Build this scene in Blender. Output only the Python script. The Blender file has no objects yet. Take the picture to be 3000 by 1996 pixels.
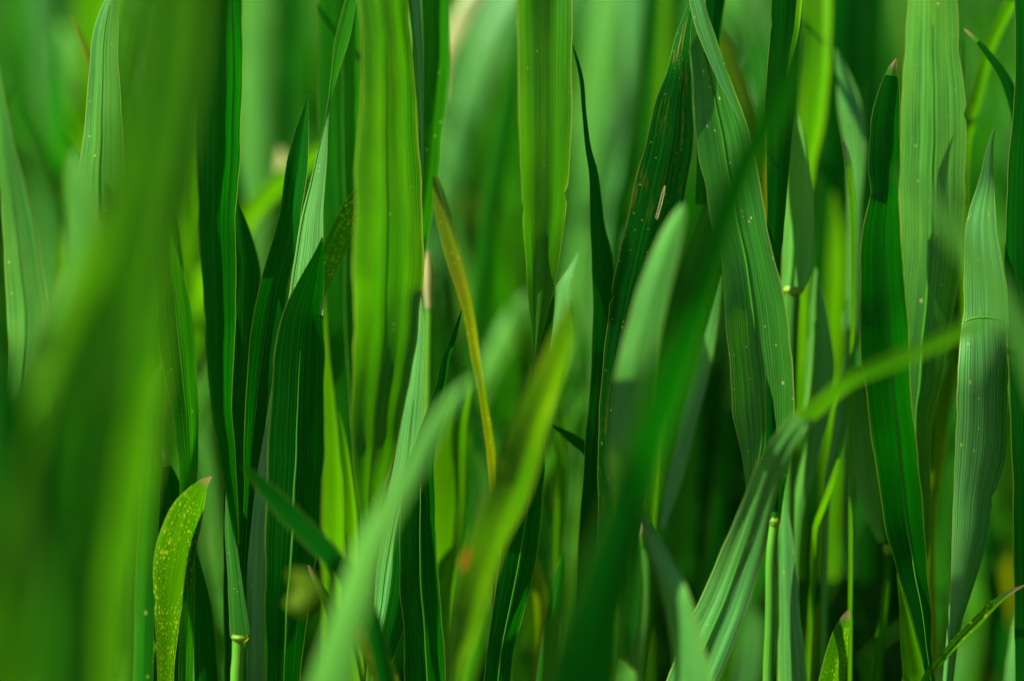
import bpy, math, random
import numpy as np
from mathutils import Vector, Matrix
random.seed(7)
scn = bpy.context.scene

# ---------------------------------------------------------------- camera, sky, sun, exposure
FOCUS = 0.72                      # metres to the sharp blades
PITCH = math.radians(9.0)         # looking slightly down over the field
CAM_H = 0.335
cam_d = bpy.data.cameras.new('camera'); cam = bpy.data.objects.new('camera', cam_d)
scn.collection.objects.link(cam); scn.camera = cam
cam.location = (0, -FOCUS, CAM_H); cam.rotation_euler = (math.pi/2 - PITCH, 0, 0)
cam_d.lens = 100; cam_d.sensor_width = 36; cam_d.clip_start = 0.02; cam_d.clip_end = 400
cam_d.dof.use_dof = True; cam_d.dof.focus_distance = FOCUS; cam_d.dof.aperture_fstop = 2.1
cam_d.dof.aperture_blades = 0

SUN = np.array([-0.62, -0.16, 0.77]); SUN /= np.linalg.norm(SUN)
w = bpy.data.worlds.new('World'); scn.world = w; w.use_nodes = True
nt = w.node_tree; bg = nt.nodes['Background']
sky = nt.nodes.new('ShaderNodeTexSky'); sky.sky_type = 'NISHITA'; sky.sun_disc = False
sky.sun_elevation = math.asin(SUN[2]); sky.sun_rotation = math.atan2(SUN[0], SUN[1])
nt.links.new(sky.outputs[0], bg.inputs[0]); bg.inputs[1].default_value = 0.05
sl = bpy.data.lights.new('sun', 'SUN'); sl.energy = 5.0; sl.angle = math.radians(0.5); sl.color = (1, 0.95, 0.82)
so = bpy.data.objects.new('sun', sl); scn.collection.objects.link(so)
so.rotation_euler = Vector(SUN).to_track_quat('Z', 'Y').to_euler(); so.location = Vector(SUN) * 5
scn.view_settings.view_transform = 'Standard'; scn.view_settings.look = 'None'
scn.view_settings.gamma = 1; scn.view_settings.exposure = 1.4
scn.cycles.max_bounces = 10; scn.cycles.transmission_bounces = 8; scn.cycles.diffuse_bounces = 6

# ---------------------------------------------------------------- a photograph pixel and a depth give a place in the field
CP, SP = math.cos(PITCH), math.sin(PITCH)
FWD = np.array([0, CP, -SP]); UPV = np.array([0, SP, CP]); RGT = np.array([1.0, 0, 0])
CAM = np.array([0, -FOCUS, CAM_H])
PX = FOCUS * 36 / 100 / 3000       # metres per photograph pixel at the sharp plane
def at(x, y, mm):
    d = FOCUS + mm / 1000; k = PX * d / FOCUS
    return CAM + FWD * d + RGT * ((x - 1500) * k) + UPV * ((998 - y) * k)

# ---------------------------------------------------------------- materials
def leaf_mat(name, refl, trans, tmix=.45, rough=.42, spec=.45, vein=.5, speck=0., speckc=(.55, .55, .12),
             blotch=.35, rust=0., pitch_mm=.55, edge=.6, coat=0.):
    m = bpy.data.materials.new(name); m.use_nodes = True; t = m.node_tree; N = t.nodes; Lk = t.links
    N.clear(); out = N.new('ShaderNodeOutputMaterial')
    uv = N.new('ShaderNodeUVMap'); uv.uv_map = 'metres'
    un = N.new('ShaderNodeUVMap'); un.uv_map = 'unit'
    oi = N.new('ShaderNodeObjectInfo')
    def math_(op, a, b=None, c=None):
        n = N.new('ShaderNodeMath'); n.operation = op
        for i, v in enumerate((a, b, c)):
            if v is None: continue
            if isinstance(v, (int, float)): n.inputs[i].default_value = v
            else: Lk.new(v, n.inputs[i])
        return n.outputs[0]
    def mapping(src, sc):
        n = N.new('ShaderNodeMapping'); n.inputs['Scale'].default_value = sc; Lk.new(src, n.inputs[0])
        cb = N.new('ShaderNodeCombineXYZ'); Lk.new(math_('MULTIPLY', oi.outputs['Random'], 17.3), cb.inputs[0]); Lk.new(math_('MULTIPLY', oi.outputs['Random'], 91.7), cb.inputs[1])
        Lk.new(cb.outputs[0], n.inputs['Location']); return n.outputs[0]
    def noise(src, sc, det=2.0, rg=.5):
        n = N.new('ShaderNodeTexNoise'); n.noise_dimensions = '2D'; n.inputs['Scale'].default_value = 1
        n.inputs['Detail'].default_value = det; n.inputs['Roughness'].default_value = rg
        Lk.new(mapping(src, sc), n.inputs['Vector']); return n.outputs['Fac']
    def ramp(v, a, b, lo=0., hi=1.):
        n = N.new('ShaderNodeMapRange'); n.inputs[1].default_value = a; n.inputs[2].default_value = b
        n.inputs[3].default_value = lo; n.inputs[4].default_value = hi; Lk.new(v, n.inputs[0]); return n.outputs[0]
    def mix(f, a, b, mode='MIX'):
        n = N.new('ShaderNodeMix'); n.data_type = 'RGBA'; n.blend_type = mode
        if isinstance(f, (int, float)): n.inputs[0].default_value = f
        else: Lk.new(f, n.inputs[0])
        for i, v in ((6, a), (7, b)):
            if isinstance(v, tuple): n.inputs[i].default_value = (*v, 1)
            else: Lk.new(v, n.inputs[i])
        return n.outputs[2]
    P = uv.outputs[0]
    # long parallel veins: fine irregular lines, and a regular rib every half millimetre or so
    fine = noise(P, (2300, 14, 1), 3.5, .65)
    sep = N.new('ShaderNodeSeparateXYZ'); Lk.new(P, sep.inputs[0])
    wob = math_('MULTIPLY', math_('SUBTRACT', noise(P, (60, 12, 1), 1), .5), .00035)
    rib = math_('SINE', math_('MULTIPLY', math_('ADD', sep.outputs[0], wob), 2 * math.pi / (pitch_mm / 1000)))
    rib = ramp(rib, -1, 1)
    big = math_('MULTIPLY', ramp(noise(P, (150, 9, 1), 1), .4, .6), ramp(math_('SINE', math_('MULTIPLY', math_('ADD', sep.outputs[0], wob), 2 * math.pi / (pitch_mm * 4.3 / 1000))), .9, 1))
    rib = math_('MULTIPLY', math_('SUBTRACT', rib, .5), ramp(noise(P, (260, 20, 1), 2), .35, .65, .0, .55))
    veins = math_('ADD', fine, math_('MULTIPLY', rib, .55))
    vf = ramp(veins, .28, .72)
    mot = ramp(noise(P, (70, 16, 1), 5, .62), .3, .7, .72, 1.12)
    bl = ramp(noise(P, (110, 22, 1), 3, .6), .35, .68)
    obj = ramp(oi.outputs['Random'], 0, 1, .85, 1.15)
    def shade(col, vv):
        dark = tuple(c * (1 - vv * .75) for c in col); lite = tuple(min(1, c * (1 + vv * .45)) for c in col)
        c = mix(vf, dark, lite)
        yel = tuple(min(1, a * b) for a, b in zip(col, (2.2, 1.15, .55)))
        c = mix(math_('MULTIPLY', bl, blotch), c, yel)
        c = mix(math_('MULTIPLY', big, vv * .35), c, tuple(min(1, c_ * 1.8 + .01) for c_ in col))
        mm_ = N.new('ShaderNodeCombineColor')
        for i in range(3): Lk.new(mot, mm_.inputs[i])
        c = mix(1.0, c, mm_.outputs[0], 'MULTIPLY')
        return c
    cr, ct = shade(refl, vein), shade(trans, vein * 1.1)
    # pale hard margin along both edges of the blade
    s2 = N.new('ShaderNodeSeparateXYZ'); Lk.new(un.outputs[0], s2.inputs[0])
    ed = math_('ABSOLUTE', math_('SUBTRACT', s2.outputs[0], .5)); ed = ramp(ed, .468, .492, 0, edge)
    cr = mix(ed, cr, (.30, .42, .06)); ct = mix(ed, ct, (.45, .6, .05))
    if speck > 0:
        vo = N.new('ShaderNodeTexVoronoi'); vo.voronoi_dimensions = '2D'; vo.inputs['Scale'].default_value = 1
        Lk.new(mapping(P, (1500, 800, 1)), vo.inputs['Vector'])
        sc = N.new('ShaderNodeSeparateColor'); Lk.new(vo.outputs['Color'], sc.inputs[0])
        vd = math_('MULTIPLY', vo.outputs['Distance'], math_('ADD', math_('MULTIPLY', sc.outputs[1], 2.2), .7))
        vd = math_('ADD', vd, math_('MULTIPLY', math_('SUBTRACT', noise(P, (5000, 2500, 1), 2), .5), .5))
        dot = math_('MULTIPLY', ramp(vd, .44, .22), math_('LESS_THAN', sc.outputs[0], speck))
        dot = math_('MULTIPLY', dot, ramp(noise(P, (90, 45, 1), 2), .38, .6))
        cr = mix(dot, cr, speckc); ct = mix(dot, ct, speckc)
    if name == 'leaf_dry_tip':                                # dries back through yellow to tan
        f_ = ramp(math_('ADD', s2.outputs[1], math_('MULTIPLY', math_('SUBTRACT', noise(P, (1200, 300, 1), 3), .5), .8)), .25, .75)
        cr = mix(f_, cr, (.06, .26, .008)); ct = mix(f_, ct, (.12, .42, .003))
    if rust > 0:
        ru = math_('MULTIPLY', ramp(noise(P, (700, 60, 1), 4, .7), .56, .68), ramp(noise(P, (60, 18, 1), 2), .5, .62, 0, rust))
        cr = mix(ru, cr, (.38, .20, .02)); ct = mix(ru, ct, (.6, .35, .02))
    bp = N.new('ShaderNodeBump'); bp.inputs['Strength'].default_value = .55; bp.inputs['Distance'].default_value = .00012
    Lk.new(veins, bp.inputs['Height'])
    pb = N.new('ShaderNodeBsdfPrincipled'); Lk.new(cr, pb.inputs['Base Color'])
    Lk.new(ramp(noise(P, (500, 60, 1), 3), .3, .7, rough - .08, rough + .12), pb.inputs['Roughness'])
    pb.inputs['Specular IOR Level'].default_value = spec; pb.inputs['Specular Tint'].default_value = (.45, 1, .5, 1) if spec > .35 else (.12, .8, .12, 1); Lk.new(bp.outputs[0], pb.inputs['Normal'])
    pb.inputs['Coat Weight'].default_value = coat; pb.inputs['Coat Roughness'].default_value = .35
    tb = N.new('ShaderNodeBsdfTranslucent'); Lk.new(ct, tb.inputs[0]); Lk.new(bp.outputs[0], tb.inputs['Normal'])
    ms = N.new('ShaderNodeMixShader'); ms.inputs[0].default_value = tmix
    Lk.new(pb.outputs[0], ms.inputs[1]); Lk.new(tb.outputs[0], ms.inputs[2]); Lk.new(ms.outputs[0], out.inputs[0])
    return m
M = {
 'G': leaf_mat('leaf_green', (.014, .17, .005), (.04, .42, .001), blotch=.22, speck=.004, spec=.34),
 'D': leaf_mat('leaf_deep_green', (.003, .095, .003), (.006, .27, .001), tmix=.4, blotch=.12, vein=.55, pitch_mm=.6, speck=0, spec=.28),
 'Y': leaf_mat('leaf_yellow_green', (.045, .25, .003), (.105, .44, .001), tmix=.55, blotch=.35, speck=.01, vein=.4, spec=.3),
 'V': leaf_mat('leaf_olive_green', (.024, .18, .002), (.058, .34, .001), blotch=.6, speck=.004, spec=.4, vein=.6),
 'U': leaf_mat('leaf_light_green', (.060, .29, .026), (.085, .38, .002), blotch=.5, speck=.012, vein=.75, spec=.6, rough=.36, coat=.18),
 'Z': leaf_mat('leaf_mottled', (.035, .19, .002), (.075, .33, .001), tmix=.5, blotch=.9, speck=.10, speckc=(.5, .45, .02), spec=.45, rust=.4, vein=.6),
 'T': leaf_mat('leaf_waxy_bluish', (.066, .28, .048), (.035, .36, .005), tmix=.30, rough=.34, spec=.65, blotch=.25, vein=.8, speck=.02, speckc=(.35, .45, .05), coat=.22),
 'P': leaf_mat('leaf_pale', (.082, .34, .040), (.09, .42, .006), tmix=.38, spec=.5, blotch=.3, vein=.45, rough=.36, coat=.15),
 'S': leaf_mat('leaf_speckled', (.035, .22, .003), (.09, .40, .001), tmix=.5, speck=.62, speckc=(.50, .68, .02), blotch=.35, vein=.6, spec=.3),
 'R': leaf_mat('leaf_rusty_deep', (.004, .10, .005), (.006, .24, .002), tmix=.35, speck=.06, speckc=(.30, .36, .05), rust=.6, blotch=.15, vein=.6, pitch_mm=.8, spec=.3),
 'O': leaf_mat('leaf_yellowing', (.09, .24, .004), (.19, .40, .001), tmix=.5, speck=.12, speckc=(.70, .50, .01), rust=.9, blotch=.8),
 'W': leaf_mat('leaf_dusted', (.026, .21, .010), (.08, .42, .002), tmix=.42, speck=.028, speckc=(.60, .60, .28), blotch=.4, vein=.85, spec=.7, rough=.36, coat=.15),
 'C': leaf_mat('leaf_straw', (.40, .46, .18), (.38, .44, .10), tmix=.3, vein=.3, blotch=.3),
 'K': leaf_mat('leaf_stalk', (.06, .27, .02), (.1, .4, .01), tmix=.15, vein=.5, blotch=.5, spec=.5),
 'M': leaf_mat('leaf_midrib', (.05, .27, .01), (.11, .45, .003), tmix=.4, vein=.2, blotch=.1, edge=0),
 'X': leaf_mat('leaf_dry_tip', (.42, .34, .16), (.50, .36, .16), tmix=.3, vein=.2, blotch=.1, edge=0),
 'N': leaf_mat('leaf_collar', (.13, .32, .02), (.4, .5, .02), tmix=.25, vein=.2, blotch=.5, edge=0),
 'Q': leaf_mat('leaf_rust_orange', (.80, .30, .02), (.80, .30, .01), tmix=.3, vein=.1, blotch=.1, edge=0),
}

# ---------------------------------------------------------------- mesh helpers
def tag(o, label=None, cat=None, group=None, kind=None):
    for k, v in (('label', label), ('category', cat), ('group', group), ('kind', kind)):
        if v: o[k] = v
    return o
def grid_mesh(name, rows, uvm, uvn, mat, parent=None):
    """rows: array (n, m, 3) -> one ribbon mesh"""
    n, m = rows.shape[:2]
    vs = rows.reshape(-1, 3).tolist()
    fs = [(i*m+j, i*m+j+1, (i+1)*m+j+1, (i+1)*m+j) for i in range(n-1) for j in range(m-1)]
    me = bpy.data.meshes.new(name); me.from_pydata(vs, [], fs)
    for nm, uv in (('metres', uvm), ('unit', uvn)):
        l = me.uv_layers.new(name=nm); idx = np.empty(len(me.loops), dtype=np.int64); me.loops.foreach_get('vertex_index', idx)
        l.data.foreach_set('uv', uv.reshape(-1, 2)[idx].astype(np.float32).ravel())
    me.polygons.foreach_set('use_smooth', [True]*len(me.polygons)); me.materials.append(M[mat]); me.update()
    o = bpy.data.objects.new(name, me); scn.collection.objects.link(o)
    if parent: o.parent = parent
    return o
def spline(pts, n):
    """Catmull-Rom through the rows of pts, resampled evenly by length"""
    P = np.array(pts, float); k = len(P)
    E = np.vstack([2*P[0]-P[1], P, 2*P[-1]-P[-2]])
    out = []
    for i in range(k-1):
        p0, p1, p2, p3 = E[i], E[i+1], E[i+2], E[i+3]
        for u in np.linspace(0, 1, 14, endpoint=False):
            out.append(.5*((2*p1)+(-p0+p2)*u+(2*p0-5*p1+4*p2-p3)*u*u+(-p0+3*p1-3*p2+p3)*u**3))
    out.append(P[-1]); out = np.array(out)
    d = np.r_[0, np.cumsum(np.linalg.norm(np.diff(out[:, :2], axis=0), axis=1))]
    t = d[-1]*np.linspace(0, 1, n)
    return np.stack([np.interp(t, d, out[:, c]) for c in range(P.shape[1])], 1), np.linspace(0, 1, n)
def unit(v): return v / (np.linalg.norm(v, axis=-1, keepdims=True) + 1e-12)
ANG = np.radians(np.linspace(-58, 58, 59))
NC = 12
def profile(kind, f):
    u = (np.arange(NC)+.5)/NC*2-1
    if kind == 'v': r = f*np.tanh(u*7)                       # folded along the midrib
    elif kind == 'c': r = f*u*1.3                            # evenly rounded
    elif kind == 'h': r = f*np.where((u > -.5) & (u < .18), -1.0, .12)  # centre channel
    elif kind == 'r': r = f*np.sin(u*math.pi*2.4+.6)+.2*f*u  # several ridges
    else: r = u*0
    return np.radians(r)
def blade(pts, mm, L, mat, label, fold=14, prof='v', perp=False, rib=False, tip=None, ext=True, top=True, parent=None,
          name='grass_leaf', group=None, wav=1.0, cat='grass blade', rib_at=0.0):
    pts = [tuple(p) + ((mm,) if len(p) == 3 else ()) for p in pts]
    pts = [p[:3]+(p[3]*1.7 if p[3] >= 40 else p[3],) for p in pts]    # the far rows
    own = [np.array(p[:2], float) for p in (pts[0], pts[-1])]
    rnd = random.Random(hash((round(pts[0][0]), round(pts[-1][0]), len(pts), round(mm))) & 0xffff)
    wmax = max(p[2] for p in pts)
    if top and pts[0][1] < 0:                                 # the blade goes on above the picture and ends in a point
        x, y, w_, d = pts[0]; x1, y1 = pts[1][:2]; sx = (x-x1)/(abs(y-y1)+1e-6)
        h = rnd.uniform(260, 480)
        pts = [(x+sx*h+rnd.uniform(-20, 20), y-h, 3, d+rnd.uniform(5, 25)), (x+sx*h*.75, y-h*.72, w_*.45, d+6), (x+sx*h*.35, y-h*.35, w_*.85, d+1)] + pts
    if ext and pts[-1][1] > 1700:                             # and down to the soil
        x, y, w_, d = pts[-1]; x1, y1 = pts[-2][:2]; sx = max(-.5, min(.5, (x-x1)/(abs(y-y1)+1e-6)))
        k = PX*(FOCUS+d/1000)/FOCUS; z = at(x, y, d)[2]; h = z/k/CP
        pts = pts + [(x+sx*h*.5, y+h*.5, max(w_*.75, 16), d), (x+sx*h*.7, y+h*1.02, max(w_*.5, 14), d)]
    n = max(18, int(sum(math.hypot(a[0]-b[0], a[1]-b[1]) for a, b in zip(pts, pts[1:]))/26))
    S, t = spline(pts, n)
    ta, tb_ = [t[int(np.argmin(np.linalg.norm(S[:, :2]-q, axis=1)))] for q in own]
    # gentle irregularity of real leaves: outline and depth
    ph = rnd.uniform(0, 9); yy = S[:, 1]
    S[:, 0] += wav*.006*wmax*(np.sin(yy/61+ph)+.6*np.sin(yy/27+2*ph))
    S[:, 2] = np.maximum(S[:, 2], 1.5)*(1+.02*wav*np.sin(yy/43+3*ph))
    S[:, 3] += wav*.8*np.sin(yy/170+ph)
    C = np.array([at(x, y, d) for x, y, _, d in S])
    T = unit(np.gradient(C, axis=0)); W0 = unit(np.cross(T, -FWD)); W0 *= np.sign(W0[:, :1]+1e-9)
    A = unit(np.cross(W0, T)); A *= np.sign((A@FWD)[:, None]+1e-9)   # away from the camera
    scr = unit(np.gradient(S[:, :2], axis=0))
    wd = S[:, 2]*PX*(FOCUS+S[:, 3]/1000)/FOCUS * (1 if perp else np.clip(np.abs(scr[:, 1]), .35, 1))
    # turn the blade about its own length until the sun meets its face at the wanted slant
    Ls = [(ta+k*(tb_-ta), l) for k, l in L] if isinstance(L, (list, tuple)) else [(0, L)]
    key_t = [k for k, _ in Ls]; key_a = []
    for k, l in Ls:
        i = min(n-2, max(1, int(k*(n-1)) if len(Ls) > 1 else n//2))
        nn = np.sin(ANG)[:, None]*W0[i]-np.cos(ANG)[:, None]*A[i]
        e = np.abs(nn@SUN-l)+.0012*np.degrees(np.abs(ANG))
        key_a.append(ANG[int(np.argmin(e))])
    a = np.interp(t, key_t, key_a) if len(Ls) > 1 else np.full(n, key_a[0])
    a = a + math.radians(4)*np.sin(yy/310+ph)*wav
    rel = profile(prof, fold)[None, :]*(.9+.2*np.sin(yy/120+ph))[:, None]
    ang = np.clip(a[:, None]+rel, -1.35, 1.35)
    cs, sn = np.cos(ang), np.sin(ang)
    ds = wd/np.maximum(cs.sum(1), 3)
    ca = np.concatenate([np.zeros((n, 1)), np.cumsum(cs, 1)], 1)*ds[:, None]; sa = np.concatenate([np.zeros((n, 1)), np.cumsum(sn, 1)], 1)*ds[:, None]
    ca -= ca[:, -1:]/2
    if n > 40:                                                # a nibbled notch or two
        for _ in range(rnd.choice((0, 1, 1, 2))):
            i_ = rnd.randrange(n//6, n-6); ca[i_, rnd.choice((0, -1))] *= rnd.uniform(.85, .94)
    for side in (0, -1):                                      # slightly uneven margins
        e_ = np.array([rnd.gauss(0, 1) for _ in range(n)]); e_ = np.convolve(e_, [.25, .5, .25], 'same')
        ca[:, side] += e_*wd*.012*wav
    sa -= sa.mean(1, keepdims=True)
    R = C[:, None]+W0[:, None]*ca[..., None]+A[:, None]*sa[..., None]
    ln = np.r_[0, np.cumsum(np.linalg.norm(np.diff(C, axis=0), axis=1))]
    width = ds*NC; uu = np.linspace(0, 1, NC+1)
    uvm = np.stack([np.broadcast_to((uu-.5)[None]*np.median(width[width > width.max()*.4]), (n, NC+1)), np.broadcast_to(ln[:, None], (n, NC+1))], -1)
    uvn = np.stack([np.broadcast_to(uu[None], (n, NC+1)), np.broadcast_to(t[:, None], (n, NC+1))], -1)
    k0 = 0
    if tip: k0 = max(2, int(n*tip))
    o = grid_mesh(name, R[k0:], uvm[k0:], uvn[k0:], mat, parent)
    if label: tag(o, label, None if parent else cat, group)
    if tip:
        ut = uvn[:k0+1].copy(); ut[..., 1] /= ut[-1, 0, 1]
        grid_mesh('dry_tip', R[:k0+1], uvm[:k0+1], ut, 'X', o)
    if rib:
        j = int(NC/2+rib_at*NC/2); q = R[:, j]; s_ = np.clip(wd*.026, .00008, .00034)*np.clip(np.minimum(t-.1, .97-t)*6, .02, 1)
        nr = unit(np.cross(T, np.gradient(R, axis=1)[:, j])); nr *= -np.sign((nr@FWD)[:, None])
        cr = unit(np.gradient(R, axis=1)[:, j])
        i0, i1 = int(n*.12), n-2
        Q = np.stack([q-cr*s_[:, None]*1.2+nr*.00003, q-cr*s_[:, None]*.5+nr*s_[:, None]*.7+nr*.0001, q+cr*s_[:, None]*.5+nr*s_[:, None]*.7+nr*.0001, q+cr*s_[:, None]*1.2+nr*.00003], 1)
        u4 = np.linspace(.3, .7, 4)
        grid_mesh('midrib', Q[i0:i1], np.stack([np.broadcast_to(u4*.001, (n, 4)), np.broadcast_to(ln[:, None], (n, 4))], -1)[i0:i1],
                  np.stack([np.broadcast_to(u4, (n, 4)), np.broadcast_to(t[:, None], (n, 4))], -1)[i0:i1], 'M', o)
    return o
def tube(name, pts, mm, mat, parent=None, ext=True, bulge=None):
    """a round stalk; pts (x, y, diameter px)"""
    if ext:
        x, y, d_ = pts[-1]; k = PX*(FOCUS+mm/1000)/FOCUS; h = at(x, y, mm)[2]/k/CP
        pts = list(pts)+[(x-4, y+h*.5, d_), (x-6, y+h*1.02, d_)]
    n = max(8, int(sum(math.hypot(a[0]-b[0], a[1]-b[1]) for a, b in zip(pts, pts[1:]))/22))
    S, t = spline(pts, n); C = np.array([at(x, y, mm) for x, y, _ in S]); T = unit(np.gradient(C, axis=0))
    W0 = unit(np.cross(T, -FWD)); A = unit(np.cross(W0, T)); r = S[:, 2]*PX*(FOCUS+mm/1000)/FOCUS/2
    if bulge: r = r*(1+bulge*np.sin(np.pi*t)**2)
    k = 20; th = np.linspace(0, 2*math.pi, k+1)
    R = C[:, None]+(W0[:, None]*np.cos(th)[None, :, None]+A[:, None]*np.sin(th)[None, :, None])*r[:, None, None]
    ln = np.r_[0, np.cumsum(np.linalg.norm(np.diff(C, axis=0), axis=1))]
    uvm = np.stack([th[None]*r[:, None], np.broadcast_to(ln[:, None], (n, k+1))], -1)
    uvn = np.stack([np.full((n, k+1), .5), np.broadcast_to(t[:, None], (n, k+1))], -1)
    return grid_mesh(name, R, uvm, uvn, mat, parent)
def shoot(label, x, y, mm, stalk, collar, leaves, cmat='N', smat='K', ext=True):
    """an upright stem: stalk, collar where the leaf leaves it, and the leaf blades"""
    e = bpy.data.objects.new('grass_shoot', None); scn.collection.objects.link(e); e.empty_display_size = .01
    b = at(stalk[-1][0], stalk[-1][1], mm); e.location = (b[0], b[1], 0)
    tag(e, label, 'grass shoot')
    bpy.context.view_layer.update()
    ch = [tube('stalk', stalk, mm, smat, None, ext)]
    if collar: ch.append(tube('collar', collar, mm-.3, cmat, None, False, .25))
    for kw in leaves:
        kw = dict(kw); kw.setdefault('mm', mm); ch.append(blade(name='leaf', label=None, ext=False, **kw))
    for c in ch: c.parent = e; c.matrix_parent_inverse = Matrix.Translation(e.location).inverted()
    return e

B = blade
# ---- in focus, left to right
B([(-12,170,8),(12,400,55),(45,600,92),(68,800,120),(80,930,124),(74,1060,104),(62,1200,78),(50,1330,48),(40,1500,40),(30,1800,40)], -14, .52, 'U', 'light green folded blade crossing the left edge of the photo', fold=18, rib=True)
B([(345,-70,4),(327,0,40),(310,90,78),(303,245,96),(300,424,130),(292,600,148),(285,800,150),(270,1300,130),(260,2000,110)], -2, [(0,.5),(.2,.5),(.45,.1),(1,0)], 'U', 'upright bluish blade with sunlit rounded shoulder at upper left', fold=13, rib=True)
shoot('narrow-waisted deep green leaf on a yellow-collared stalk, lower left', 700, 1900, -4, [(700,1872,40),(698,1930,38),(694,2050,40)], [(703,1860,44),(702,1880,40)],
  [dict(pts=[(645,-40,125),(642,300,128),(638,520,112),(636,650,102),(643,850,92),(645,1074,72),(652,1230,54),(666,1342,44),(682,1475,30),(692,1560,16),(695,1600,6)], mm=-5, L=-.10, mat='D', fold=16, rib=True, rib_at=.62),
   dict(pts=[(664,1440,5),(672,1550,28),(688,1700,42),(703,1862,58)], mm=-3, L=.32, mat='W', fold=8)])
B([(695,590,4),(706,680,52),(716,800,92),(714,1000,92),(702,1200,90),(690,1500,74),(690,2050,60)], 9, .03, 'D', 'dark blade with rounded shoulder behind the narrow-waisted leaf')
B([(903,277,4),(895,321,18),(884,388,44),(874,469,62),(862,550,66),(851,625,64),(838,700,76),(806,829,82),(790,918,90),(770,1052,84),(755,1186,70),(738,1346,44),(728,1480,28),(716,1680,16),(700,2050,14)], 2, [(0,.3),(.15,.25),(.3,.02),(1,0)], 'D', 'long deep green blade with pointed folded tip left of the twisted leaf', fold=-16, rib=True)
o = B([(1050,-60,40),(1028,0,34),(1003,112,40),(983,201,24),(965,304,8),(951,393,18),(942,460,34),(930,536,46),(918,616,60),(909,700,78),(900,800,92),(893,920,110)], 1, [(0,-.35),(.3,-.3),(.45,.5),(1,.5)], 'T', 'twisted leaf, sunlit bluish above and broad shaded green below', fold=6, ext=False, rib=True, rib_at=-.8)
B([(944,695,3),(934,745,28),(916,810,66),(893,900,112),(882,985,134),(875,1096,150),(870,1186,157),(867,1346,162),(862,1430,160),(853,1608,150),(840,1787,126),(830,1996,98)], -2.5, .0, 'D', None, fold=5, parent=o, name='lower_leaf', rib=True)  # same leaf below its lit area; the shade is put into a darker green
B([(1095,540,50),(1048,605,76),(1005,680,74),(972,750,64),(950,820,44),(938,880,10)], 7, -.12, 'S', 'short dark leaf slanting down behind the twisted leaf', perp=True, ext=False, fold=8)
B([(1000,-50,126),(995,300,126),(1000,600,120),(1005,900,100),(1020,1200,76),(1040,1500,60),(1045,2050,50)], 20, -.08, 'G', 'broad upright blade in shade behind the twisted leaf top', fold=22, rib=True)
B([(1066,-50,60),(1062,300,70),(1052,650,70),(1060,1100,60),(1080,1700,60)], 30, 0, 'D', 'dark upright blade left of the big bright yellow-green leaf')
B([(1122,-50,140),(1134,134,138),(1140,312,158),(1140,491,175),(1142,700,190),(1136,873,184),(1125,1052,170),(1108,1186,154),(1093,1346,114),(1085,1430,82),(1081,1520,44),(1080,1600,10),(1080,1800,12)], -13, [(0,-.36),(.2,-.4),(.4,-.52),(.48,-.46),(.62,-.12),(.72,-.08),(.8,-.35),(1,-.4)], 'V', 'big bright yellow-green leaf with raised midrib, centre left', fold=-17, prof='r', rib=True)
B([(1275,-50,84),(1278,134,80),(1272,268,76),(1258,424,68),(1250,513,64),(1238,620,58),(1222,720,56),(1195,900,64),(1170,1200,70),(1160,1700,70)], 14, -.12, 'G', 'green blade with dark upper half right of the big yellow-green leaf')
B([(1203,-50,50),(1222,134,36),(1230,268,24),(1235,400,12),(1238,520,6)], -7, .5, 'T', 'thin pale bluish sliver beside the big yellow-green leaf', ext=False)
B([(1231,858,3),(1233,962,22),(1222,1096,38),(1212,1186,56),(1200,1297,74),(1190,1370,76),(1172,1450,68),(1150,1560,62),(1130,1675,58),(1118,1780,50),(1100,1876,38),(1088,1996,32)], 2, .55, 'T', 'pointed pale blue-green blade with strong veins, centre left', fold=7, rib=True)
B([(1354,907,2),(1340,954,11),(1326,1000,18),(1306,1050,24),(1290,1132,28),(1272,1203,42),(1248,1296,62),(1226,1430,94),(1225,1653,112),(1238,1832,112),(1246,1996,120)], 0, .0, 'D', 'dark blade ending in a thin needle point, centre', fold=14, rib=True)
B([(1252,1285,14),(1222,1420,52),(1192,1560,74),(1178,1700,66),(1150,1850,62),(1118,1960,44),(1100,2050,40)], -2, .02, 'D', 'dark blade lying across the pale blue-green veined blade')
o = B([(1632,850,3),(1619,900,24),(1608,945,32),(1588,1043,44),(1572,1141,54),(1562,1260,66),(1558,1385,78),(1536,1519,98),(1515,1653,112),(1495,1765,98),(1467,1899,82),(1450,2050,80)], 1, .0, 'D', 'folded dark blade with a sunlit bluish pointed tip, centre', fold=12, rib=True)
B([(1695,739,2),(1677,784,17),(1652,842,42),(1650,880,44),(1642,940,40),(1628,1010,36),(1608,1100,28),(1590,1200,12)], -12, .55, 'T', None, fold=6, parent=o, name='lit_leaf_tip', ext=False)  # sunlit face of the folded blade, its light given by a bluer material
B([(1596,-50,163),(1598,179,161),(1598,379,155),(1596,580,134),(1591,700,114),(1585,829,82),(1577,940,46),(1568,1052,8),(1566,1120,5)], -4, [(0,-.38),(.6,-.38),(.75,-.1),(1,0)], 'V', 'wide veined leaf hanging from the top edge with dark centre channel', fold=24, prof='h', ext=False, wav=.4)
B([(1677,130,3),(1692,179,10),(1705,245,13),(1712,335,13),(1722,424,17),(1738,500,26),(1745,580,36),(1751,670,46),(1764,762,62),(1772,873,72),(1775,1007,82),(1764,1141,74),(1745,1296,62),(1738,1497,76),(1728,1765,86),(1720,2050,92)], 4, -.05, 'D', 'tall dark blade narrowing to a thin curved whip, right of centre', fold=12)
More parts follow.
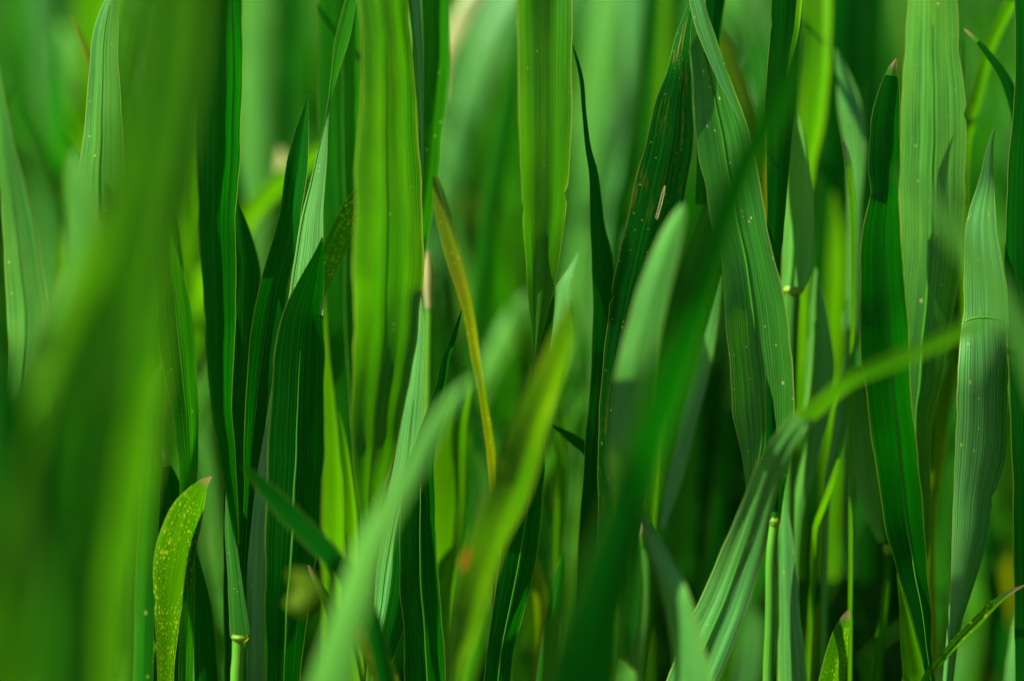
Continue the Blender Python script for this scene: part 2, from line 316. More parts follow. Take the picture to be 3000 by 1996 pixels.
o = B([(2024,10,12),(2003,98,42),(1994,175,62),(1988,230,82),(1975,304,112),(1965,402,142),(1948,500,156),(1925,603,158),(1900,700,156),(1880,797,160),(1858,900,150),(1830,1010,120),(1805,1200,100),(1790,1500,80),(1780,2000,70)], 1, [(0,.5),(.06,.45),(.11,.05),(1,0)], 'R', 'broad dark leaf with rusty streaks and a pale mined loop', fold=7, rib=False)
def loop_trail(par):
    pts = [(1949,546),(1944,575),(1937,605),(1929,632),(1922,652),(1919,648),(1927,618),(1934,590),(1941,560),(1945,548),(1949,544)]
    t = tube('leaf_miner_trail', [(x, y, 2.6) for x, y in pts], -5.2, 'C', None, False); t.parent = par
loop_trail(o)
B([(2033,-60,50),(2040,20,54),(2050,89,72),(2080,223,106),(2110,357,150),(2130,469,165),(2160,625,166),(2186,740,158),(2200,820,172),(2214,927,182),(2228,1052,192),(2236,1150,188),(2236,1260,168),(2226,1350,110),(2208,1430,50),(2196,1480,10)], 3, [(0,.4),(.3,.3),(.6,.2),(1,.12)], 'W', 'large dusty leaf with pale midrib running down from the top edge', fold=-17, rib=True, ext=False)
B([(2030,-40,40),(2055,60,46),(2080,140,38),(2110,220,28),(2145,300,14),(2168,355,4)], -2, .3, 'T', 'narrow bluish leaf lying over the top of the dusty leaf', ext=False)
B([(2100,-50,62),(2088,80,54),(2070,300,54),(2060,600,50)], 9, 0, 'D', 'dark blade end standing behind the top of the dusty leaf', ext=False)
B([(2308,-50,94),(2300,112,94),(2287,290,96),(2284,379,84),(2280,491,70),(2275,600,58),(2270,700,52),(2265,800,44),(2262,1200,40),(2262,1500,40)], 4, .0, 'D', 'dark straight blade from the top edge with thin pale lines', fold=10)
B([(2346,-50,18),(2335,80,18),(2320,150,15),(2304,230,4)], -1, -.6, 'Y', 'thin bright yellow blade over the dark one near the top', ext=False)
shoot('bluish leaf on a pale collared stem behind the dusty leaf', 2318, 900, 15, [(2318,856,56),(2312,1000,50),(2308,1300,46),(2300,2000,44)], [(2321,840,54),(2320,864,54)],
  [dict(pts=[(2330,318,4),(2338,402,42),(2342,513,64),(2340,650,86),(2334,784,82),(2322,850,66)], mm=14, L=.45, mat='P', fold=8)], cmat='N')
B([(2626,172,5),(2615,201,28),(2606,259,62),(2598,335,90),(2592,424,100),(2590,513,100),(2592,560,94),(2588,634,118),(2585,700,134),(2584,784,144),(2587,873,152),(2594,1029,162),(2604,1141,156),(2618,1275,148),(2638,1430,138),(2652,1541,128),(2673,1675,100),(2692,1765,74),(2708,1854,50),(2722,1966,32)], 0, [(0,-.02),(.2,-.04),(.23,-.22),(.4,-.08),(.6,-.2),(1,-.05)], 'D', 'long green blade with a pinched waist and blunt pale tip, right', fold=9, rib=True, tip=.012)
B([(2733,-50,132),(2733,134,157),(2734,268,176),(2735,402,188),(2733,536,184),(2728,700,180),(2715,873,176),(2700,1007,160),(2690,1141,130),(2680,1300,100),(2690,2000,80)], 9, [(0,.42),(.3,.35),(.5,.12),(1,0)], 'U', 'wide pale leaf with a yellow midrib from the top right', fold=10, rib=True)
B([(2824,114,3),(2824,200,15),(2826,400,16),(2825,600,18)], 13, -.5, 'Y', 'thin yellow sliver at the right side of the wide pale leaf', ext=False)
B([(2825,85,4),(2870,128,18),(2905,172,24),(2940,222,32),(2965,280,38),(2985,360,42),(3000,500,44),(3010,900,40)], 9, .15, 'D', 'thin dark arched leaf with orange tip in the top right corner', perp=True, tip=.03)
B([(2990,-50,50),(2930,70,38),(2895,150,38),(2870,250,42),(2845,350,38),(2832,430,24),(2822,700,20),(2820,1200,20)], 30, -.35, 'Y', 'blurred light green blade curving behind the arched leaf')
B([(3012,-50,88),(3016,200,88),(3004,450,98),(2998,700,114),(3002,1000,110),(3012,1400,100),(3012,2050,80)], -2, .0, 'D', 'nearly black blade filling the right edge of the photo', rib=False)
def collar_leaf():
    o = B([(2914,375,3),(2902,424,20),(2894,491,36),(2887,558,54),(2880,620,76),(2876,690,92),(2884,806,114),(2889,905,122),(2890,935,126),(2888,965,134),(2884,1074,152),(2878,1186,160),(2874,1320,160),(2852,1466,128),(2840,1586,112),(2815,1742,66),(2798,1850,34),(2782,2000,22)], -2, [(0,.1),(.08,.1),(.14,.5),(.35,.48),(.46,-.03),(1,-.06)], 'T', 'broad bluish leaf with a bulging collar band near the right edge', fold=18, prof='c')
    t = tube('collar', [(2826,942,4),(2855,932,7),(2890,930,8),(2922,935,6),(2946,946,4)], -6.6, 'U', None, False); t.parent = o
collar_leaf()
B([(2783,1770,4),(2780,1900,18),(2772,2050,22)], 3, .5, 'T', 'thin pale sliver at the foot of the broad collared leaf')
# ---- near blades, out of focus
B([(500,-60,170),(462,250,196),(418,500,190),(365,750,180),(285,950,170),(190,1200,150),(90,1500,150),(20,1800,150)], -150, [(0,-.12),(.3,-.2),(.6,-.2),(1,-.08)], 'V', 'huge blurred green blade leaning across the left foreground', fold=18, prof='r')
B([(322,560,10),(290,690,60),(243,860,92),(195,1050,82),(155,1250,66),(132,1420,60),(120,1800,50)], -140, -.45, 'Y', 'blurred bright yellow-green band along the left edge of the huge foreground blade', fold=6)
B([(350,720,10),(318,860,50),(262,1030,76),(225,1200,86),(205,1400,84),(196,1700,80),(192,2050,80)], -165, 0, 'D', 'very blurred dark green blade between two bright foreground blades at left')
B([(460,520,20),(448,700,100),(415,850,160),(372,1100,180),(330,1400,180),(300,1700,150),(285,2050,120)], -132, [(0,-.15),(.25,-.25),(.4,-.55),(.62,-.5),(.8,-.3),(1,-.3)], 'V', 'wide blurred yellow-green blade in the lower left foreground', fold=20, prof='r')
B([(128,1280,20),(120,1400,84),(116,1550,114),(118,1750,122),(115,2050,118)], -150, -.3, 'V', 'blurred olive upright blade near the bottom left corner')
B([(10,1000,50),(20,1200,120),(28,1500,150),(20,2050,140)], -130, .02, 'D', 'blurred dark green blade in the bottom left corner')
B([(205,1250,30),(202,1450,84),(200,1700,96),(200,2050,96)], -120, .02, 'D', 'blurred dark green blade between olive and yellow-green foreground blades')
B([(535,-60,230),(530,150,200),(530,400,130),(530,600,50),(528,680,20)], -125, .0, 'D', 'blurred dark blade hanging in the upper left foreground', ext=False)
B([(215,438,14),(222,520,58),(240,650,84),(228,800,112),(185,960,128),(122,1120,92),(62,1260,54),(30,1400,36),(20,1700,34)], -58, [(0,.45),(.3,.35),(.5,-.4),(1,-.4)], 'P', 'blurred mint green leaf tip left of the huge foreground blade', fold=8)
B([(1398,1098,5),(1350,1148,30),(1302,1203,42),(1264,1258,52),(1238,1310,58),(1202,1385,62),(1164,1452,66),(1126,1520,76),(1086,1600,86),(1042,1742,92),(999,1876,102),(965,1996,112),(940,2100,120)], -78, .42, 'P', 'blurred pale mint leaf slanting up from the bottom centre', fold=10, perp=True)
o = B([(1668,878,6),(1661,930,38),(1644,1000,74),(1602,1119,98),(1560,1230,108),(1525,1340,124),(1478,1470,128),(1440,1560,118),(1405,1660,110),(1380,1750,100),(1360,1850,86),(1340,1930,66),(1326,2050,46)], -46, [(0,-.4),(.25,-.36),(.42,-.12),(.6,-.42),(.8,-.2),(1,-.3)], 'Z', 'blurred yellow-green blade with an orange rust spot, centre foreground', fold=16, rib=True)
B([(1375,1605,8),(1366,1630,22),(1358,1655,22),(1352,1672,6)], -50, -.2, 'Q', None, parent=o, name='rust_spot', ext=False, fold=3)
B([(2002,598,8),(1987,640,46),(1957,720,76),(1926,820,88),(1896,930,100),(1868,1050,108),(1848,1170,112),(1838,1300,108),(1828,1430,90),(1815,1560,70),(1800,1800,60)], -38, [(0,.5),(.35,.42),(.6,-.3),(1,-.3)], 'P', 'blurred whitish green leaf tip right of centre', fold=14, rib=True)
B([(2352,60,30),(2330,150,70),(2300,250,86),(2240,370,96),(2172,500,104),(2118,650,108),(2068,800,110),(2022,950,116),(1975,1080,130),(1928,1210,128),(1884,1350,126),(1842,1480,140),(1800,1620,160),(1760,1770,184),(1725,1900,210),(1700,2050,230)], -96, [(0,-.08),(.38,-.05),(.5,-.35),(.62,-.35),(.72,-.02),(1,0)], 'D', 'huge blurred dark blade slanting through the right foreground', fold=8)
o = B([(2372,1212,30,-34),(2350,1232,58,-33),(2300,1298,70,-28),(2252,1385,80,-20),(2220,1480,92,-14),(2188,1580,110,-10),(2155,1680,126,-8),(2112,1790,140,-8),(2060,1910,146,-8),(2010,2050,140,-8)], -20, .5, 'T', 'arching leaf, blurred backlit yellow above and bluish ridged below, lower right', fold=24, prof='r', perp=True, rib=True)
B([(2905,945,10,-62),(2816,975,40,-64),(2691,1028,46,-62),(2579,1075,46,-58),(2490,1115,48,-50),(2420,1170,50,-40),(2352,1230,54,-34)], -58, -.3, 'V', None, fold=10, perp=True, ext=False, parent=o, name='lit_leaf_tip')  # upper end of the same leaf, its backlit glow put into a yellower green
B([(1881,1484,3),(1908,1555,24),(1940,1640,58),(1970,1720,78),(1995,1800,82),(2016,1900,88),(2042,2050,104)], -34, [(0,.0),(.25,.1),(.5,.5),(1,.5)], 'T', 'blurred bluish leaf with dark thin tip at the bottom, right of centre', fold=10)
B([(2645,500,20),(2700,560,44),(2760,640,52),(2830,730,56),(2900,820,56),(2965,930,50),(3015,1050,44),(3060,1200,40)], -105, .45, 'P', 'very blurred pale streak of leaf crossing the upper right leaves', perp=True)
B([(712,1362,10),(780,1436,46),(840,1498,58),(900,1560,62),(960,1622,62),(1012,1684,60),(1062,1762,54),(1100,1850,50),(1130,2000,50)], -30, .1, 'D', 'blurred dark teal blade slanting down at lower left', perp=True, fold=12)
B([(1010,1745,14),(1050,1815,48),(1085,1890,64),(1122,1975,68),(1150,2060,66)], -22, -.1, 'O', 'blurred dark leaf with yellow blotches at the bottom edge', perp=True)
B([(903,1656,4),(922,1695,15),(950,1745,25),(975,1795,36),(1000,1860,42),(1020,1950,44),(1040,2060,44)], -8, -.35, 'Y', 'small pointed yellow-green leaf with pink tip at lower left', perp=True, tip=.05)
# ---- small sharp leaves near the bottom
B([(620,1396,4),(601,1411,34),(576,1445,64),(552,1490,94),(529,1560,108),(510,1640,106),(497,1730,88),(490,1810,68),(488,1900,52),(484,2050,42)], -3, -.32, 'S', 'short curved yellow-speckled leaf with pink tip at lower left', fold=6, tip=.014)
B([(476,1316,4),(485,1354,22),(500,1430,64),(505,1519,78),(500,1700,82),(490,2050,84)], 6, .0, 'D', 'dark pointed blade behind the yellow-speckled leaf', tip=.015)
B([(571,1590,5),(580,1700,42),(592,1830,68),(602,2050,78)], 9, .0, 'D', 'dark blade right of the yellow-speckled leaf')
B([(558,1645,5),(556,1800,20),(560,2050,20)], 6, .55, 'P', 'thin pale sliver right behind the yellow-speckled leaf')
B([(498,515,8),(494,640,46),(502,800,74),(512,918,94),(522,1029,98),(535,1141,80),(548,1275,62),(552,1400,50),(548,1600,44),(545,2000,40)], 1, -.1, 'G', 'streaked green blade emerging right of the huge foreground blade', fold=9, rib=True)
B([(486,1050,8),(462,1110,44),(452,1200,60),(446,1330,64),(436,1500,66),(425,1750,64),(420,2050,60)], 14, .35, 'G', 'soft green blade with pale left edge, lower left')
B([(800,1148,5),(786,1250,30),(774,1350,44),(762,1460,52),(752,1600,58),(745,1800,62),(740,2050,62)], 12, .52, 'T', 'pale bluish sliver showing between two dark blades at lower left')
B([(955,835,8),(962,950,32),(968,1080,48),(972,1220,54),(976,1500,58),(980,1950,60)], 34, -.42, 'Y', 'blurred light green blade right of the broad dark leaf')
B([(992,1208,3),(1008,1300,15),(1020,1430,28),(1029,1560,38),(1036,1650,34),(1045,1900,32)], 15, -.35, 'Y', 'thin yellow-green blade low beside the big yellow-green leaf')
B([(1616,1246,4),(1650,1267,20),(1690,1295,33),(1722,1322,34),(1745,1370,30)], 11, .05, 'D', 'short dark leaf tip pointing left, centre', perp=True, ext=False)
B([(1275,515,14),(1288,590,40),(1305,660,46),(1330,760,46),(1358,860,40),(1378,950,32),(1395,1060,26),(1420,1200,24),(1440,1350,24),(1450,1500,24),(1455,2000,24)], 13, -.45, 'O', 'yellowing spotted blade slanting down left of centre', fold=10)
shoot('short cream straw-coloured stem behind the yellowing blade', 1252, 900, 26, [(1256,905,22),(1252,1200,24),(1246,1700,24)], [(1250,735,14),(1254,780,24),(1256,905,22)], [], cmat='C', smat='K')
shoot('thin stem with pinkish node and fan of narrow leaves, right of centre', 1890, 1700, 28, [(1891,1600,36),(1890,1787,40),(1868,2050,44)], [(1886,1530,28),(1888,1600,38)],
  [dict(pts=[(1927,1040,6),(1920,1200,20),(1913,1400,27),(1905,1560,24)], L=-.5, mat='Y'),
   dict(pts=[(2110,808,4),(2095,900,22),(2070,1020,44),(2045,1120,52),(2020,1220,52),(1998,1320,46),(1970,1430,36),(1940,1550,18)], mm=22, L=.5, mat='T'),
   dict(pts=[(2062,895,4),(2030,1030,16),(1988,1230,20),(1960,1380,18),(1930,1550,12)], mm=25, L=.35, mat='G')], cmat='X')
B([(2390,783,3),(2394,850,31),(2400,962,58),(2403,1074,84),(2396,1180,80),(2382,1296,58),(2356,1408,46),(2336,1519,26),(2325,1700,24),(2322,2000,30)], 20, .5, 'P', 'blurred pale spear-shaped blade behind the arching leaf')
B([(2500,945,4),(2488,1052,28),(2470,1186,40),(2447,1320,32),(2430,1400,24),(2420,1560,18),(2410,2000,18)], 20, .35, 'P', 'blurred narrow pale blade left of the pinched green blade')
B([(2494,855,4),(2487,905,20),(2480,945,24),(2474,975,6)], 26, .5, 'T', 'small pale drop-shaped leaf tip by the pinched green blade', ext=False)
B([(2456,1345,8),(2430,1430,20),(2402,1510,24),(2388,1560,20),(2375,1800,20)], 15, -.45, 'Y', 'thin yellowish blade in front of the dark gap, lower right')
shoot('pale stem with a small node behind the pinched green blade', 2590, 1700, 18, [(2606,1620,24),(2602,1700,28),(2588,1832,30),(2570,2000,32)], [(2604,1596,30),(2606,1624,28)],
  [dict(pts=[(2505,1080,20),(2514,1200,60),(2530,1350,72),(2552,1480,56),(2585,1590,20)], mm=26, L=.3, mat='P')], smat='Y')
B([(2628,1680,4),(2648,1780,34),(2664,1870,62),(2680,1960,88),(2690,2050,104)], 7, -.48, 'Y', 'bright olive-green leaf base under the pinched green blade')
B([(2792,1030,20),(2775,1150,50),(2756,1290,50),(2740,1430,44),(2728,1570,40),(2725,2000,40)], 32, -.3, 'O', 'blurred olive blade left of the broad collared leaf')
B([(2488,1786,5),(2479,1812,36),(2463,1860,58),(2450,1920,76),(2438,1990,86),(2425,2080,92)], 0, -.28, 'S', 'short rounded leaf with pink tip at the bottom, lower right', fold=7, tip=.03)
B([(2303,1468,4),(2303,1564,34),(2308,1675,46),(2316,1832,62),(2323,1996,76)], 10, .5, 'T', 'tall narrow bluish spear at the bottom, right of the stalk')
shoot('straight stalk with a brown node under the dusty leaf', 2258, 1700, 5, [(2268,1535,30),(2258,1650,30),(2256,1830,30),(2250,2050,32)], [(2270,1516,28),(2268,1540,30)],
  [dict(pts=[(2310,1290,14),(2290,1370,44),(2276,1440,46),(2270,1525,34)], mm=4, L=.2, mat='G')])
B([(3004,1714,4),(2960,1735,15),(2910,1772,27),(2865,1818,31),(2820,1862,29),(2775,1912,27),(2730,1965,24),(2690,2030,20)], -6, -.15, 'S', 'slim arched leaf with pink tip at the bottom right corner', perp=True, tip=.05)
B([(3040,1720,20),(2998,1810,44),(2986,1900,56),(2980,2050,70)], 25, .45, 'T', 'blurred bluish leaf at the very bottom right corner')
B([(2965,1560,20),(2952,1650,54),(2946,1800,64),(2940,2050,60)], 60, -.3, 'O', 'blurred brownish blade behind the slim arched leaf')
B([(2988,1370,20),(2990,1450,64),(3010,1560,60),(3020,2000,50)], 50, -.3, 'O', 'blurred olive-brown blade low at the right edge')
# ---- behind, out of focus
B([(752,-50,105),(746,300,96),(742,600,96),(738,900,92),(735,1900,90)], 72, .42, 'P', 'blurred pale mint upright blade behind the upper left leaves')
B([(830,-50,60),(826,200,60),(822,420,50),(815,700,60),(800,1500,60)], 85, .1, 'D', 'blurred dark blade behind the long pointed blade')
B([(822,435,10),(827,490,38),(826,535,20),(824,570,6)], 50, .6, 'C', 'small blurred white glint of a dry leaf at upper left', ext=False)
B([(880,-50,70),(878,250,80),(872,600,80),(866,1500,80)], 95, .3, 'G', 'blurred soft green blade left of the twisted leaf top')
B([(1040,380,20),(1000,402,32),(930,450,38),(860,500,46),(790,560,52),(730,630,52),(690,705,48),(640,820,40),(600,950,34),(560,1100,30)], 42, -.52, 'Y', 'blurred yellow arching leaf behind the dark pointed blades', perp=True, ext=False)
B([(1415,-50,60),(1362,30,52),(1327,110,50),(1300,190,34),(1290,300,20)], 46, .6, 'C', 'blurred whitish dry leaf at the top, left of centre', perp=True, ext=False)
B([(1530,-50,110),(1450,90,112),(1395,220,96),(1355,350,80),(1318,470,70),(1290,700,70),(1280,1600,70)], 92, .42, 'T', 'blurred bluish blade sweeping down behind the top centre')
B([(1520,95,16),(1497,250,50),(1472,400,62),(1447,550,62),(1425,700,58),(1402,900,54),(1385,1100,50),(1370,1800,50)], 42, .25, 'G', 'blurred green blade left of the wide veined leaf')
B([(1480,350,20),(1478,500,60),(1470,750,70),(1465,1000,70),(1462,1800,70)], 70, -.3, 'G', 'blurred mid green blade just left of the wide veined leaf base')
B([(1805,-50,95),(1768,150,96),(1742,350,96),(1716,600,96),(1700,900,92),(1690,1700,90)], 80, .42, 'P', 'blurred bright green blade right of the wide veined leaf')
B([(1868,-50,82),(1846,200,74),(1820,400,64),(1793,650,54),(1772,900,50),(1760,1800,50)], 56, .42, 'T', 'blurred bluish blade left of the rusty dark leaf')
B([(1912,-50,40),(1885,250,54),(1848,500,54),(1805,750,54),(1790,1800,50)], 50, .02, 'D', 'blurred dark streak of blade beside the rusty dark leaf')
B([(1925,-50,72),(1926,150,68),(1920,350,60),(1900,600,56),(1890,1800,60)], 54, -.3, 'Y', 'blurred olive green upright blade near the top right of centre')
B([(1992,-50,54),(1978,150,54),(1962,400,54),(1960,1600,50)], 64, .02, 'D', 'blurred dark blade behind the rusty leaf shoulder')
B([(2155,-50,90),(2150,150,72),(2160,400,60),(2170,1200,60)], 66, .42, 'P', 'blurred pale blade behind the top of the dusty leaf')
B([(2098,68,6),(2128,140,48),(2165,250,54),(2198,370,58),(2225,600,60),(2240,1200,60)], 34, -.1, 'O', 'blurred dark leaf tip with tan edge behind the dusty leaf')
B([(2392,-50,98),(2393,150,98),(2382,300,96),(2370,400,84),(2352,520,70),(2340,700,66),(2330,1700,60)], 36, -.35, 'Y', 'blurred light olive blade right of the dark straight blade')
B([(2482,-50,112),(2472,200,112),(2445,450,100),(2425,700,94),(2412,1000,96),(2400,1800,90)], 46, .02, 'D', 'blurred dark broad blade near the top right')
B([(2560,-50,80),(2556,300,84),(2550,700,80),(2545,1700,80)], 60, .02, 'D', 'blurred dark blade behind the blunt pale tip')
B([(2448,142,4),(2470,220,38),(2487,300,62),(2503,400,64),(2508,500,46),(2502,640,34),(2496,1000,30),(2490,1700,30)], 30, .45, 'T', 'blurred blue-green leaf with a bright patch near its tip, upper right')
B([(2472,412,5),(2486,470,19),(2497,580,23),(2500,700,18),(2500,900,16),(2495,1100,14),(2490,1900,14)], 12, -.5, 'Y', 'thin yellow blade with pale hooked tip left of the pinched blade', tip=.03)
B([(2440,560,8),(2448,700,54),(2445,850,60),(2440,1000,56),(2430,1700,50)], 40, -.45, 'Y', 'blurred yellow-green leaf tip behind the thin yellow blade')
B([(205,40,5),(225,82,16),(245,132,22),(262,185,26),(280,320,34),(290,900,40)], 22, .2, 'O', 'thin tan tip of a blade at the upper left')
B([(215,60,50),(190,180,96),(165,380,110),(150,600,104),(140,1700,90)], 100, .5, 'P', 'blurred bright mint blade in the upper left corner area')
B([(60,-50,80),(62,300,84),(85,800,84),(90,1700,84)], 112, -.3, 'G', 'blurred green blade in the top left corner')
B([(112,-50,60),(132,300,70),(150,800,70),(160,1700,70)], 90, .3, 'T', 'blurred bluish blade beside the top left corner')
B([(290,-50,110),(268,200,84),(240,500,70),(215,900,60),(200,1700,60)], 70, -.45, 'Y', 'blurred yellow-green blade behind the sunlit rounded shoulder')
B([(535,430,20),(543,600,60),(552,800,62),(556,1000,50),(560,1700,50)], 60, -.45, 'Y', 'blurred yellow blade glimpsed right of the streaked green blade')
B([(592,780,20),(592,1000,56),(596,1250,60),(602,1500,56),(605,1900,50)], 82, .3, 'C', 'blurred beige dry blade left of the yellow-collared stalk')
B([(1549,862,14),(1516,918,56),(1470,1000,60),(1432,1080,50),(1408,1160,36),(1395,1300,30)], 58, .5, 'P', 'blurred pale leaf tip slanting behind the needle-pointed blade', perp=True, ext=False)
B([(1366,1075,8),(1346,1180,62),(1326,1296,96),(1320,1430,96),(1317,1586,80),(1312,1700,60),(1308,1850,44)], 30, -.42, 'Y', 'light green spear-shaped blade right of the needle-pointed blade', rib=True)
B([(1640,1150,10),(1645,1350,40),(1642,1500,36),(1638,1600,28),(1636,1900,26)], 34, -.45, 'Y', 'blurred yellowish stem-like blade left of the tall dark blade')
B([(1575,1640,10),(1580,1720,36),(1590,1850,40),(1585,2000,44)], 32, -.35, 'O', 'blurred olive blade at the bottom behind the tall dark blade')
B([(1650,1620,10),(1632,1750,46),(1610,1900,50),(1590,2050,50)], 14, .3, 'G', 'soft green blade edge low behind the huge slanting blade')
B([(1762,1920,14),(1788,1935,58),(1812,1975,90),(1840,2060,110)], -24, .55, 'P', 'blurred whitish rounded leaf end at the bottom edge')
B([(2030,1020,10),(2030,1180,54),(2028,1400,60),(2020,1700,56),(2015,2000,50)], 70, .1, 'G', 'blurred green blade behind the narrow fan leaves')
B([(2180,1750,10),(2205,1830,50),(2200,1900,66),(2180,2040,60)], 45, .5, 'T', 'blurred bluish patch of leaf beside the arching leaf base')
B([(2400,1770,6),(2384,1820,30),(2378,1880,36),(2372,2000,24)], 34, -.4, 'O', 'small blurred yellow leaf tip near the bottom right')
B([(2800,1850,10),(2820,1880,44),(2815,1950,54),(2790,2030,40)], 40, .5, 'P', 'blurred pale spot of leaf under the slim arched leaf')
B([(632,1390,10),(640,1480,40),(648,1600,44),(640,1760,40),(630,2000,40)], 84, -.35, 'O', 'warm brownish blurred blade left of the yellow-collared stalk')
B([(648,730,10),(610,800,40),(580,860,44),(560,930,30)], 50, -.5, 'Y', 'short blurred yellow-green leaf arch left of the dark left blades', perp=True, ext=False)
B([(300,1880,14),(268,1930,40),(236,1975,50),(200,2030,50)], -40, -.4, 'O', 'blurred tan leaf tip near the bottom left', perp=True, ext=False)
B([(845,1680,20),(880,1700,60),(900,1740,70),(860,1790,60)], -60, .3, 'O', 'faint blurred brownish leaf end over the dark twisted leaf', perp=True, ext=False)
B([(1560,1080,10),(1540,1250,50),(1500,1450,60),(1480,1900,60)], 60, -.1, 'D', 'blurred deep green blade behind the needle-pointed dark blade')
B([(2110,1180,8),(2130,1300,44),(2110,1500,50),(2080,1800,56)], 40, .0, 'D', 'blurred dark blade left of the arching leaf base')


# ---------------------------------------------------------------- soil and the mass of grass behind
def soil_mat():
    m = bpy.data.materials.new('soil'); m.use_nodes = True; t = m.node_tree; pb = t.nodes['Principled BSDF']
    n = t.nodes.new('ShaderNodeTexNoise'); n.inputs['Scale'].default_value = 60; n.inputs['Detail'].default_value = 8
    r = t.nodes.new('ShaderNodeValToRGB'); r.color_ramp.elements[0].color = (.035, .022, .012, 1); r.color_ramp.elements[1].color = (.13, .085, .045, 1)
    tc = t.nodes.new('ShaderNodeTexCoord'); t.links.new(tc.outputs['Object'], n.inputs[0]); t.links.new(n.outputs[0], r.inputs[0])
    t.links.new(r.outputs[0], pb.inputs['Base Color']); pb.inputs['Roughness'].default_value = .95
    b = t.nodes.new('ShaderNodeBump'); b.inputs['Distance'].default_value = .01; t.links.new(n.outputs[0], b.inputs['Height']); t.links.new(b.outputs[0], pb.inputs['Normal'])
    return m
def soil():
    rng = np.random.default_rng(3)
    xs = np.r_[-150, -60, -20, -6, np.linspace(-2, 2, 60), 6, 20, 60, 150]; ys = np.r_[-150, -30, -6, np.linspace(-1.5, 4, 80), 8, 20, 60, 150]
    X, Y = np.meshgrid(xs, ys); Z = rng.normal(0, .004, X.shape)*(np.abs(X) < 2)-.003
    n, m = X.shape
    me = bpy.data.meshes.new('soil'); me.from_pydata(np.stack([X, Y, Z], -1).reshape(-1, 3).tolist(), [], [(i*m+j, i*m+j+1, (i+1)*m+j+1, (i+1)*m+j) for i in range(n-1) for j in range(m-1)])
    me.materials.append(soil_mat()); me.update()
    for p in me.polygons: p.use_smooth = True
    o = bpy.data.objects.new('soil', me); scn.collection.objects.link(o); tag(o, 'dark brown soil under the grass', 'ground', None, 'structure')
soil()
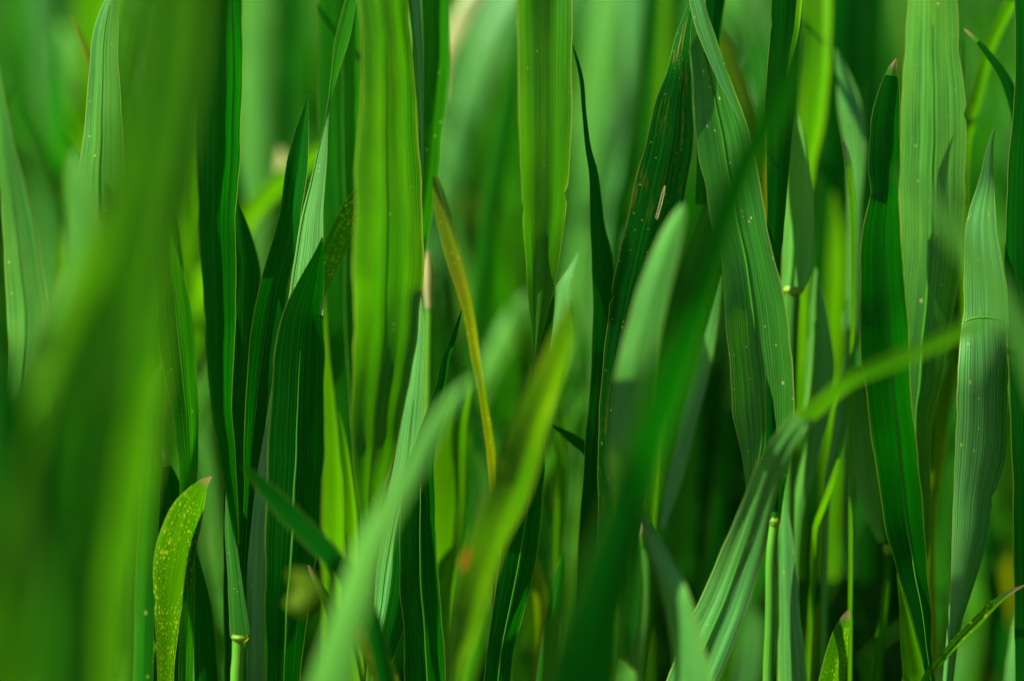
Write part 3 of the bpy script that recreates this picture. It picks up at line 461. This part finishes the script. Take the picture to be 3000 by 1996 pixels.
def field(name, label, spots, mats, seed, hr=(.20, .33), wr=(.007, .015), seg=7, sway=1., away=False, apart=False):
    """many blades as one mass: each a bent, folded ribbon of 2 x seg faces"""
    rng = np.random.default_rng(seed); n = len(spots); sp = np.array(spots)
    h = rng.uniform(*hr, n); wd = rng.uniform(*wr, n); az = rng.uniform(0, 2*math.pi, n); yaw = rng.uniform(-1.3, 1.3, n)
    lean = np.abs(rng.normal(.04, .05, n))*sway; bend = rng.uniform(0, .07, n)*sway
    t = np.linspace(0, 1, seg+1)
    prof = np.interp(t, [0, .3, .6, .85, 1], [.55, .95, 1, .6, .02])
    dx = (lean[:, None]*t+bend[:, None]*t**3)*np.cos(az)[:, None]; dy = (lean[:, None]*t+bend[:, None]*t**3)*np.sin(az)[:, None]
    if away: dy = np.abs(dy)                                  # leaning away, with the wind
    if apart: dx = np.abs(dx)*np.sign(sp[:, 0:1])
    C = np.stack([sp[:, 0:1]+dx, sp[:, 1:2]+dy, h[:, None]*t*(1-.12*bend[:, None]/.07*t**2)], -1)      # n, seg+1, 3
    tw = yaw[:, None]+rng.uniform(-.8, .8, n)[:, None]*t
    Wv = np.stack([np.cos(tw), np.sin(tw), 0*tw], -1); Nv = np.stack([np.sin(tw), -np.cos(tw), 0*tw], -1)
    hw = (wd[:, None]*prof/2)[..., None]
    V = np.stack([C-Wv*hw, C+Nv*hw*rng.uniform(-.4, .4, n)[:, None, None], C+Wv*hw], 2)               # n, seg+1, 3(across), 3
    m = 3; base = np.arange(n)[:, None, None]*(seg+1)*m; i = np.arange(seg)[None, :, None]; j = np.arange(2)[None, None, :]
    q = np.stack(np.broadcast_arrays(base+i*m+j, base+i*m+j+1, base+(i+1)*m+j+1, base+(i+1)*m+j), -1).reshape(-1, 4)
    me = bpy.data.meshes.new(name); me.from_pydata(V.reshape(-1, 3).tolist(), [], q.tolist())
    uu = np.array([-.5, 0, .5]); off = rng.uniform(0, 5, n)
    um = np.stack(np.broadcast_arrays(uu[None, None]*wd[:, None, None]+off[:, None, None], (h[:, None]*t)[..., None]+off[:, None, None]), -1).reshape(-1, 2)
    uN = np.stack(np.broadcast_arrays((uu+.5)[None, None]+0*wd[:, None, None], t[None, :, None]), -1).reshape(-1, 2)
    idx = np.empty(len(me.loops), dtype=np.int64); me.loops.foreach_get('vertex_index', idx)
    for nm, uv in (('metres', um), ('unit', uN)): me.uv_layers.new(name=nm).data.foreach_set('uv', uv[idx].astype(np.float32).ravel())
    for k in mats: me.materials.append(M[k])
    mi = np.repeat(rng.integers(0, len(mats), n), seg*2); me.polygons.foreach_set('material_index', mi.astype(np.int32))
    me.polygons.foreach_set('use_smooth', [True]*len(me.polygons)); me.update()
    o = bpy.data.objects.new(name, me); scn.collection.objects.link(o)
    return tag(o, label, 'grass', None, 'stuff')
rng = random.Random(11)
sp = []
for _ in range(7600):                                        # behind the sharp blades, away to three metres
    d = .21+2.9*rng.random()**1.7
    hwid = .14*(FOCUS+d)/FOCUS+.16
    sp.append((rng.uniform(-hwid, hwid), d))
field('grass_mass', 'dense mass of blurred grass filling the field behind', sp, ['G', 'D', 'T', 'Y', 'G', 'D', 'D', 'D', 'D', 'V'], 5)
sp = [(x, d) for x, d in ((rng.uniform(-.19, .19), .10+.27*rng.random()) for _ in range(680)) if not .05 < x < .135]   # tips of the nearer rows, leaning across one another
field('grass_mass', 'blurred leaning tips of the nearer grass rows behind the sharp leaves', sp, ['G', 'D', 'T', 'D', 'V', 'D', 'D', 'O', 'V', 'G', 'D', 'Y'], 10, hr=(.13, .37), wr=(.004, .009), sway=1.4, seg=9, away=True)
r2 = random.Random(23)
sp = [(x, d) for x, d in ((r2.uniform(-.17, .17), .035+.075*r2.random()) for _ in range(150)) if not .06 < x < .115]
field('grass_mass', 'thin half-sharp grass crowding between the sharp leaves', sp, ['D', 'V', 'G', 'D', 'U', 'D', 'Y', 'V'], 14, hr=(.12, .33), wr=(.003, .0075), sway=.75, seg=10, away=True)
sp = []
for _ in range(1100):                                         # the same stand going on at either side of the picture
    d = rng.uniform(-.10, .2); e = .15*(FOCUS+d)/FOCUS+.03
    s = rng.choice((-1, 1)); e += .05*(s < 0)
    if s < 0 and d < .05: continue
    sp.append((s*rng.uniform(e, e+.30), d))
field('grass_mass', 'grass going on at either side outside the picture', sp, ['G', 'D', 'Y'], 6, hr=(.20, .345), sway=.45, apart=True)
